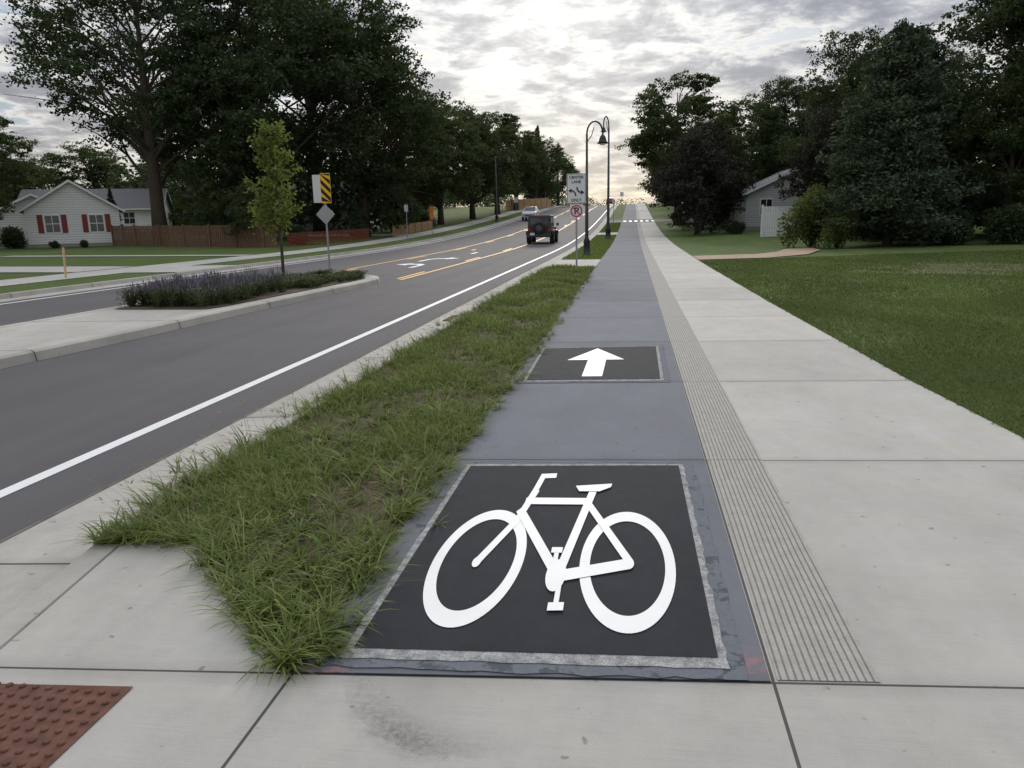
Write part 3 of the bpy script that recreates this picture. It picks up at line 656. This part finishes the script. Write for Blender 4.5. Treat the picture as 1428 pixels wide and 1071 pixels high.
def arrow_curve(sg,y):
    L=[]
    for k in range(9):
        ang=k/8*math.pi/2; L.append((sg*(-.02-.13*(1-math.cos(ang))), 2.44+(-.14+.24*math.sin(ang)*.7 if sg>0 else .14-.24*math.sin(ang)*.7)))
    for (x0,z0),(x1,z1) in zip(L[:-1],L[1:]):
        d=Vector((x1-x0,z1-z0)).normalized(); nn=Vector((-d.y,d.x))*.022
        b.poly([(x0-nn.x,y,z0-nn.y),(x0+nn.x,y,z0+nn.y),(x1+nn.x,y,z1+nn.y),(x1-nn.x,y,z1-nn.y)])
    x,z=L[-1]; b.poly([(x,y-.001,z+.07),(x,y-.001,z-.07),(x-sg*.11,y-.001,z)])
arrow_curve(1,-.026); arrow_curve(-1,-.0275); b.build('arrows',[m_signb],parent=e)
b=MB(); plate(b,0,1.83,.42,.42,-.01,0); b.build('no_parking_plate',[m_signw],parent=e)
b=MB(); n=40; V=[];F=[]
for i in range(n):
    t=2*math.pi*i/n; V+=[(.19*math.cos(t),-.014,1.83+.19*math.sin(t)),(.15*math.cos(t),-.014,1.83+.15*math.sin(t))]
for i in range(n): j=(i+1)%n; F.append((2*i,2*j,2*j+1,2*i+1))
b.add(V,F); b.poly([(-.125,-.019,1.83+.10),(-.10,-.019,1.83+.125),(.125,-.019,1.83-.10),(.10,-.019,1.83-.125)]); b.build('ring',[m_signr],parent=e)
text('P',.3,(0,-.0165,1.825),m_signb,e,'letter')
e=empty('hazard_sign',(-9.0,22.0,.03))
b=MB(); b.tube([(0,.03,-.05),(0,.03,2.95)],.028,8,0); b.build('post',[m_galv],parent=e)
b=MB(); plate(b,.06,2.58,.31,.86,-.01,0,r=.02)
def clip_stripe(z0):
    x0,x1=.06-.145,.06+.145; zl,zh=2.17,2.99; s=(x1-x0)
    P=[(x0,z0+s),(x1,z0),(x1,z0+.13),(x0,z0+s+.13)]
    P=[(x,min(max(z,zl),zh)) for x,z in P]; b.poly([(x,-.014,z) for x,z in P],1)
for k in range(5): clip_stripe(1.93+k*.25)
b.build('stripe_panel',[m_signy,m_signb],parent=e)
b=MB(); plate(b,-.22,2.57,.24,.80,.0,0,r=.02); b.build('side_panel',[m_signw],parent=e)
b=MB(); plate(b,-.0,1.83,.42,.42,-.01,0,r=.03,rot=math.pi/4); b.build('diamond_panel',[m_back],parent=e)
def lamp(name,x,y,H,aw,side,r=.07,bell=.17,rz=0):
    e=empty(name,(x,y,gz(x,y) if x<-15.9 or x>-2.2 else float(zt(y))),rz)
    b=MB(); b.tube([(0,0,0),(0,0,.06),(0,0,.1),(0,0,.55),(0,0,.62),(0,0,.8),(0,0,H-aw*.75),],[r*3,r*3,r*2,r*1.9,r*2.2,r*1.1,r*.62],14)
    P=[(0,0,H-aw*.75)]
    for k in range(1,13):
        a=math.pi*k/12; P.append((side*(aw/2-aw/2*math.cos(a)),0,H-aw*.75+aw*.75*math.sin(a)))
    b.tube(P,r*.5,8); P=[(0,0,H-aw*1.25),(side*aw*.3,0,H-aw*.85),(side*aw*.45,0,H-aw*.35)]
    b.tube(P,r*.28,6); b.build('pole',[m_black],parent=e,smooth=True)
    b=MB(); X=side*aw; Z=H-aw*.75; s=bell/.17
    b.tube([(X,0,Z+.02),(X,0,Z-.06*s),(X,0,Z-.10*s),(X,0,Z-.2*s),(X,0,Z-.32*s),(X,0,Z-.40*s)],[.035*s,.05*s,.10*s,.14*s,.17*s,.25*s],16,0)
    b.tube([(X,0,Z-.405*s),(X,0,Z-.46*s)],[.16*s,.09*s],14,1); b.build('bell_shade',[m_black,m_lamp],parent=e,smooth=True); return e
lamp('street_lamp',-1.93,33.4,5.55,.66,1)
lamp('street_lamp',-1.68,55,8.2,.9,-1,r=.09,bell=.15,rz=1.2)
lamp('street_lamp',-16.6,95,9.0,1.6,1,r=.1,bell=.25)
lamp('street_lamp',-16.6,150,9.0,1.6,1,r=.1,bell=.25)
def sign(name,x,y,h,w,hh,m,rot=0,pm=m_galv):
    e=empty(name,(x,y,gz(x,y))); b=MB(); b.tube([(0,.03,-.05),(0,.03,h)],.03,6,0); plate(b,0,h-hh/2,w,hh,-.01,1,rot=rot); b.build('post_and_panel',[pm,m],parent=e); return e
sign('road_sign',-16.9,57,2.7,.3,.5,m_back); sign('construction_marker',-17.3,66,2.5,.35,1.1,m_orange)
sign('road_sign',-16.7,112,2.6,.6,.75,m_signw); sign('road_sign',-1.9,140,2.6,.6,.75,m_signw); sign('road_sign',-2.0,84,2.5,.3,.45,m_signw)
b=MB(); b.tube([(0,0,0),(.05,0,1.0)],.035,8); b.build('utility_marker_stake',[simple('tan_plastic',(.6,.42,.22))],loc=(-18.6,22.9,gz(-20.8,22.9)))

# ------------------------------------------------------------------ fences
m_fence=simple('fence_wood',(.15,.085,.055),.85,var=.5,nscale=5); m_fence2=simple('cedar_wood',(.42,.27,.15),.85,var=.3,nscale=4); m_net=simple('orange_netting',(.22,.06,.035),.8)
def fence(name,x0,y0,x1,y1,h,mat,pw=.14,gap=.03):
    b=MB(); L=math.hypot(x1-x0,y1-y0); a=math.atan2(y1-y0,x1-x0); n=int(L/(pw+gap)); r=np.random.RandomState(3)
    for i in range(n):
        t=(i+.5)/n; x=x0+(x1-x0)*t; y=y0+(y1-y0)*t; hh=h+r.uniform(-.03,.03); z=gz(x,y); b.box((x,y,z+hh/2),(pw,.025,hh),0,a)
    for i in range(int(L/2.4)+1):
        t=min(1,i*2.4/L); x=x0+(x1-x0)*t; y=y0+(y1-y0)*t; b.box((x+.06*math.sin(a),y-.06*math.cos(a),gz(x,y)+h*.53),(.1,.09,h*1.06),0,a)
    for zz in(.25,.8):
        k=8
        for i in range(k):
            t=(i+.5)/k; x=x0+(x1-x0)*t; y=y0+(y1-y0)*t; b.box((x-.05*math.sin(a),y+.05*math.cos(a),gz(x,y)+h*zz),(L/k,.05,.09),0,a)
    return b.build(name,[mat])
fence('wooden_fence',-38.6,53,-23.6,49,1.5,m_fence,.13,.045)
fence('wooden_fence',-20.9,66,-20.9,80,.9,m_fence2,.14,.12)
fence('wooden_fence',-21.5,132,-15.5,150,1.8,m_fence2)
b=MB(); P0=Vector((-23.3,50)); P1_=Vector((-21,60))
for i in range(24):
    t=i/23; p=P0.lerp(P1_,t); b.box((p.x,p.y,gz(p.x,p.y)+.5),(.03,.03,1.0 if i%6==0 else .9),0)
    if i<23:
        q=P0.lerp(P1_,(i+1)/23); m=(p+q)/2
        for k in range(9): b.box((m.x,m.y,gz(m.x,m.y)+.12+k*.095),((q-p).length,.01,.045),0,math.atan2(q.y-p.y,q.x-p.x))
b.build('construction_netting_fence',[m_net])

# ------------------------------------------------------------------ houses
def siding(name,col):
    m,b,p=M(name); v=b.obj(); x,y,z=b.xyz(v)
    f=b.math('FRACT',b.math('DIVIDE',z,.18)); c=b.mix(b.math('LESS_THAN',f,.14),col,tuple(k*.45 for k in col))
    c=b.mix(b.ramp(b.noise(v,1.5,5),[(.4,0),(.8,.2)]),c,tuple(k*.7 for k in col))
    b.put(p.inputs['Base Color'],c); p.inputs['Roughness'].default_value=.6; b.put(p.inputs['Normal'],b.bump(f,.6,.02)); return m
m_sidw=siding('white_siding',(.80,.80,.80)); m_sidg=siding('grey_siding',(.56,.57,.59)); m_roof=simple('shingles',(.13,.13,.135),.9,var=.4,nscale=9); m_glass=simple('window_glass',(.03,.035,.045),.08,spec=.8); m_trim=simple('white_trim',(.80,.80,.80),.5,var=.06); m_shut=simple('red_shutter',(.20,.035,.03),.6)
m_found=simple('foundation',(.28,.27,.25),.9)
def house(name,x,y,rz,W,Dp,eave,rise,sid,wins=(),side_wins=(),shut=False,garage=False,oh=.35):
    e=empty(name,(x,y,gz(x,y)),rz); b=MB()
    V=[(-W/2,0,0),(W/2,0,0),(W/2,0,eave),(0,0,eave+rise),(-W/2,0,eave)]; V+= [(a,Dp,c) for a,_,c in V]
    b.add(V,[(0,1,2,3,4),(9,8,7,6,5),(1,6,7,2),(5,0,4,9)],0); b.add([(-W/2-.02,-.02,-.4),(W/2+.02,-.02,-.4),(W/2+.02,Dp+.02,-.4),(-W/2-.02,Dp+.02,-.4),(-W/2-.02,-.02,.25),(W/2+.02,-.02,.25),(W/2+.02,Dp+.02,.25),(-W/2-.02,Dp+.02,.25)],[(0,1,5,4),(1,2,6,5),(2,3,7,6),(3,0,4,7),(4,5,6,7)],1)
    b.build('walls',[sid,m_found],parent=e)
    b=MB(); k=rise/(W/2)
    for s in(-1,1):
        P=[(0,-oh,eave+rise+.02),(0,Dp+oh,eave+rise+.02),(s*(W/2+oh),Dp+oh,eave-oh*k+.02),(s*(W/2+oh),-oh,eave-oh*k+.02)]
        Q=[(a,c,d+.14) for a,c,d in P]; b.add(P+Q,[(0,1,2,3),(7,6,5,4),(0,3,7,4),(1,0,4,5),(2,1,5,6),(3,2,6,7)],0)
        P=[(0,-oh-.03,eave+rise-.04),(s*(W/2+oh),-oh-.03,eave-oh*k-.04),(s*(W/2+oh),-oh-.03,eave-oh*k+.13),(0,-oh-.03,eave+rise+.13)]; b.add(P+[(a,c+.027,d) for a,c,d in P],[(0,1,2,3),(7,6,5,4),(0,4,5,1),(3,2,6,7)],1)
        b.box((s*(W/2+oh+.05),Dp/2,eave-oh*k+.06),(.1,Dp+2*oh,.12),1)
    b.build('roof',[m_roof,m_trim],parent=e)
    b=MB()
    def win(cx,cz,w,h,f):
        f(b,cx,cz,w+.16,h+.16,.03,1); f(b,cx,cz,w,h,.05,0); f(b,cx,cz,w,.05,.065,1); f(b,cx,cz,.04,h,.062,1)
        if shut:
            for s in(-1,1): f(b,cx+s*(w/2+.32),cz,.36,h+.14,.045,2)
    def fr(b,cx,cz,w,h,d,mi): b.box((cx,-d/2,cz),(w,d,h),mi)
    def sd(sx):
        return lambda b,cy,cz,w,h,d,mi: b.box((sx*(W/2+d/2),cy,cz),(d,w,h),mi)
    for q in wins: win(*q,fr)
    for sx,*q in side_wins: win(*q,sd(sx))
    if garage: fr(b,garage,1.15,2.6,2.3,.04,1); [fr(b,garage,.35+i*.55,2.4,.03,.05,0) for i in range(4)]
    b.build('windows_and_doors',[m_glass,m_trim,m_shut],parent=e); return e
house('white_house',-41.4,52.6,.64,6.2,7,2.75,2.0,m_sidw,[(-1.4,1.7,.9,1.2),(1.5,1.7,.9,1.2)],[(-1,3,1.6,1,1.1)],shut=True)
house('white_house',-47.2,55.6,.60,6,9,2.4,1.5,m_sidw,[(.8,1.5,.9,1.1)],shut=True)
house('white_house',-49.5,77,2.0,7,13,2.6,1.9,m_sidw,[(-2,1.6,1,1.1),(2,1.6,1,1.1)],[(1,3,1.6,1,1.1),(1,7,1.6,1,1.1),(-1,3,1.6,1,1.1),(-1,8,1.6,1,1.1)])
house('grey_house',-27,78,1.57,7,12,2.8,2,m_sidg,[(-1.5,1.6,1,1.1)],[(1,3,1.6,1,1.1),(1,8,1.6,1,1.1)])
house('grey_house',12.7,62,.0,8.2,10,2.7,1.9,m_sidg,[(-2.6,1.7,.8,1.1)],[(-1,2.5,1.8,.9,1.2),(-1,6.5,1.8,.9,1.2)],garage=.9)
b=MB()
for i in range(12): b.box((i*.15,0,.95),(.13,.03,1.9),0)
b.box((.85,.04,.4),(1.8,.05,.1),0); b.box((.85,.04,1.5),(1.8,.05,.1),0); b.box((-.12,0,1.0),(.12,.12,2.05),0); b.box((1.84,0,1.0),(.12,.12,2.05),0)
b.build('white_fence',[m_trim],loc=(8.3,51.5,gz(8,51.5)))

# ------------------------------------------------------------------ vehicles
m_car=simple('black_car_paint',(.012,.013,.015),.3,var=.1,spec=.6); m_tire=simple('tyre',(.018,.018,.018),.85); m_tail=simple('tail_light',(.35,.01,.012),.25); m_rim=simple('rim',(.10,.10,.105),.4,.8); m_plate=simple('number_plate',(.6,.6,.62),.5)
def wheel(b,x,y,z,r,w,axis='x',mi=1):
    d=(1,0,0) if axis=='x' else (0,1,0); p=Vector((x,y,z)); D=Vector(d)
    b.tube([p-D*w/2,p-D*w*.42,p+D*w*.42,p+D*w/2],[r*.9,r,r,r*.9],24,mi)
    for s in(-1,1): b.tube([p+D*s*w*.5,p+D*s*w*.53],[r*.5,r*.4],16,4)
e=empty('off_road_car',(-6.15,51.5,float(zt(51.5))-.13))
b=MB(); b.box((0,2.05,.84),(1.60,3.8,.60),0); b.box((0,1.25,1.49),(1.58,2.3,.74),0,top=(.93,.94)); b.box((0,3.3,1.15),(1.35,1.4,.12),0,top=(.9,.9))
b.box((0,1.25,1.87),(1.46,2.16,.05),0); b.build('body',[m_car],parent=e,bevel=.05)
b=MB()
for s in(-1,1):
    for y in(.85,3.3): b.box((s*.84,y,.86),(.22,1.05,.10),0,top=(1,.75)); b.box((s*.87,y-.5,.74),(.14,.10,.26),0); b.box((s*.87,y+.5,.74),(.14,.10,.26),0)
    b.box((s*.98,2.75,1.28),(.16,.08,.2),0)
b.box((0,.02,.55),(1.6,.22,.2),0); b.box((0,4.05,.55),(1.5,.2,.2),0); b.build('fenders_and_bumpers',[m_car],parent=e,bevel=.03)
b=MB(); b.box((0,.12,1.52),(1.20,.05,.42),0); [b.box((s*.755,y,1.54),(.03,.8,.38),0) for s in(-1,1) for y in(.75,1.75)]; b.box((0,2.42,1.52),(1.3,.04,.42),0); b.build('windows',[m_glass],parent=e)
b=MB()
for s in(-1,1):
    for y in(.85,3.3): wheel(b,s*.79,y,.41,.41,.28)
wheel(b,.0,-.02,1.05,.39,.24,'y'); b.build('wheels_and_spare',[m_car,m_tire,m_tail,m_plate,m_rim],parent=e)
b=MB(); [b.box((s*.70,.13,.98),(.13,.06,.24),0) for s in(-1,1)]; b.box((-.45,-.10,.68),(.3,.02,.16),1); b.box((0,.08,1.79),(.3,.05,.05),0); b.build('tail_lights_and_plate',[m_tail,m_plate],parent=e)
def car(name,x,y,rz,paint_):
    e=empty(name,(x,y,float(zt(y))-.13),rz); b=MB()
    prof=[(-2.3,.35),(-2.35,.8),(-2.2,1.0),(-1.9,1.08),(-1.45,1.62),(-1.0,1.72),(.4,1.70),(1.2,1.12),(2.1,.98),(2.35,.75),(2.35,.35)]
    n=len(prof); V=[]
    for s in(-1,1):
        for (a,z) in prof: V.append((s*(.9 if z<1.15 else .68),a,z))
    b.add(V,[tuple(range(n)),tuple(range(n,2*n))[::-1]]+[(i,i+n,(i+1)%n+n,(i+1)%n) for i in range(n)],0); b.build('body',[paint_],parent=e,bevel=.05)
    b=MB()
    for s in(-1,1): b.add([(s*.87,-1.55,1.17),(s*.87,1.0,1.17),(s*.72,.35,1.6),(s*.72,-1.2,1.6)],[(0,1,2,3)],0)
    b.add([(-.75,1.14,1.2),(.75,1.14,1.2),(.62,.5,1.66),(-.62,.5,1.66)],[(0,1,2,3)],0); b.add([(-.75,-1.87,1.16),(.75,-1.87,1.16),(.62,-1.5,1.6),(-.62,-1.5,1.6)],[(0,3,2,1)],0)
    b.box((0,2.36,.62),(1.0,.03,.22),0); [b.box((s*.68,2.33,.78),(.34,.06,.15),2) for s in(-1,1)]; [b.box((s*.75,-2.33,.85),(.25,.06,.2),1) for s in(-1,1)]; b.build('windows_and_lights',[m_glass,m_tail,m_plate],parent=e)
    b=MB(); [wheel(b,s*.82,a,.34,.34,.22) for s in(-1,1) for a in(-1.4,1.45)]; b.build('wheels',[m_car,m_tire,m_tail,m_plate,m_rim],parent=e); return e
car('white_suv',-13.0,100,math.pi,simple('white_car_paint',(.5,.5,.5),.3)); car('red_car',-5.2,186,0,simple('red_car_paint',(.25,.04,.04),.3))

# ------------------------------------------------------------------ sky and light
SE=math.radians(20); AZ=-.08
sd=Vector((math.sin(AZ)*math.cos(SE),math.cos(AZ)*math.cos(SE),math.sin(SE)))
w=bpy.data.worlds.new('World'); scene.world=w; w.use_nodes=True; nt=w.node_tree; nt.nodes.clear(); b=NB(nt)
sky=b.n('ShaderNodeTexSky',sky_type='NISHITA'); sky.sun_disc=False; sky.sun_elevation=SE; sky.sun_rotation=AZ; sky.dust_density=1
bg1=b.n('ShaderNodeBackground'); b.put(bg1.inputs[0],sky.outputs[0]); bg1.inputs[1].default_value=.06
g=b.vmath('NORMALIZE',b.n('ShaderNodeTexCoord').outputs['Generated']); x,y,z=b.xyz(g)
zp=b.math('MAXIMUM',z,0)
zz=b.math('ADD',zp,.15)
cv=b.n('ShaderNodeCombineXYZ'); b.put(cv.inputs[0],b.math('DIVIDE',x,zz)); b.put(cv.inputs[1],b.math('DIVIDE',y,zz))
n1=b.noise(b.vmath('ADD',cv.outputs[0],(2.3,.4,0)),2.7,9,.6,.5); n2=b.noise(b.vmath('ADD',cv.outputs[0],(3.1,1.7,5)),8.5,7,.62,.3)
dn=b.math('ADD',b.math('MULTIPLY',n1,.70),b.math('MULTIPLY',n2,.30))
dn=b.math('ADD',dn,b.math('MULTIPLY',zp,.05))
cover=b.ramp(dn,[(.38,.4),(.45,1)])
col=b.ramp(dn,[(.38,(.46,.58,.76)),(.43,(.62,.70,.80)),(.46,(.88,.88,.86)),(.495,(.72,.73,.75)),(.53,(.50,.525,.575)),(.58,(.35,.375,.435)),(.68,(.27,.295,.355))])
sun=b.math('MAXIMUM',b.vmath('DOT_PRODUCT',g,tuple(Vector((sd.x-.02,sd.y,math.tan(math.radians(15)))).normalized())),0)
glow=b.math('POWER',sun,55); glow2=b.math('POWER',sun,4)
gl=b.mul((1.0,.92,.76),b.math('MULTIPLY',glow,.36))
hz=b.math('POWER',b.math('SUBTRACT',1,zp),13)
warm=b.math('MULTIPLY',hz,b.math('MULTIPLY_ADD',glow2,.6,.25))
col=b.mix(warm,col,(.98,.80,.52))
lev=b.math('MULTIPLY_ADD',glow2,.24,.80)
zen=b.n('ShaderNodeMapRange',interpolation_type='SMOOTHSTEP'); b.put(zen.inputs[0],z); zen.inputs[1].default_value=.42; zen.inputs[2].default_value=.85; zen.inputs[3].default_value=0; zen.inputs[4].default_value=1.65  # extra brightness added to the unseen overhead sky to light the ground
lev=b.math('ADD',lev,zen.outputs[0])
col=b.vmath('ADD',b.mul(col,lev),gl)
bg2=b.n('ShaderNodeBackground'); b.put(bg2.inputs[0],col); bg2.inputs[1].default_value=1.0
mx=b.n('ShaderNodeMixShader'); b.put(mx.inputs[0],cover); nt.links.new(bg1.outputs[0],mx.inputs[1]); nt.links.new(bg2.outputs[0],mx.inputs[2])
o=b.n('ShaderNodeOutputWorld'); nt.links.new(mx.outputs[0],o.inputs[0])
L=bpy.data.lights.new('sun','SUN'); L.energy=1.5; L.angle=math.radians(12); L.color=(1,.94,.84); lo=bpy.data.objects.new('sun',L); link(lo)
lo.rotation_euler=sd.to_track_quat('Z','Y').to_euler()

# ------------------------------------------------------------------ camera
a=math.radians(9.04); p=math.radians(12.2)
fw=Vector((-math.sin(a)*math.cos(p),math.cos(a)*math.cos(p),-math.sin(p))); R0=Vector((math.cos(a),math.sin(a),0)); U0=R0.cross(fw)
rr=(R0-.02*U0).normalized(); uu=(U0+.02*R0).normalized()
cam=bpy.data.cameras.new('camera'); co=bpy.data.objects.new('camera',cam); link(co)
cam.sensor_width=36; cam.lens=1060/1428*36; cam.clip_start=.05; cam.clip_end=6000
Mx=Matrix((rr,uu,-fw)).transposed().to_4x4(); Mx.translation=Vector((0,0,1.6)); co.matrix_world=Mx
scene.camera=co
scene.view_settings.view_transform='Standard'; scene.view_settings.look='None'; scene.view_settings.exposure=0
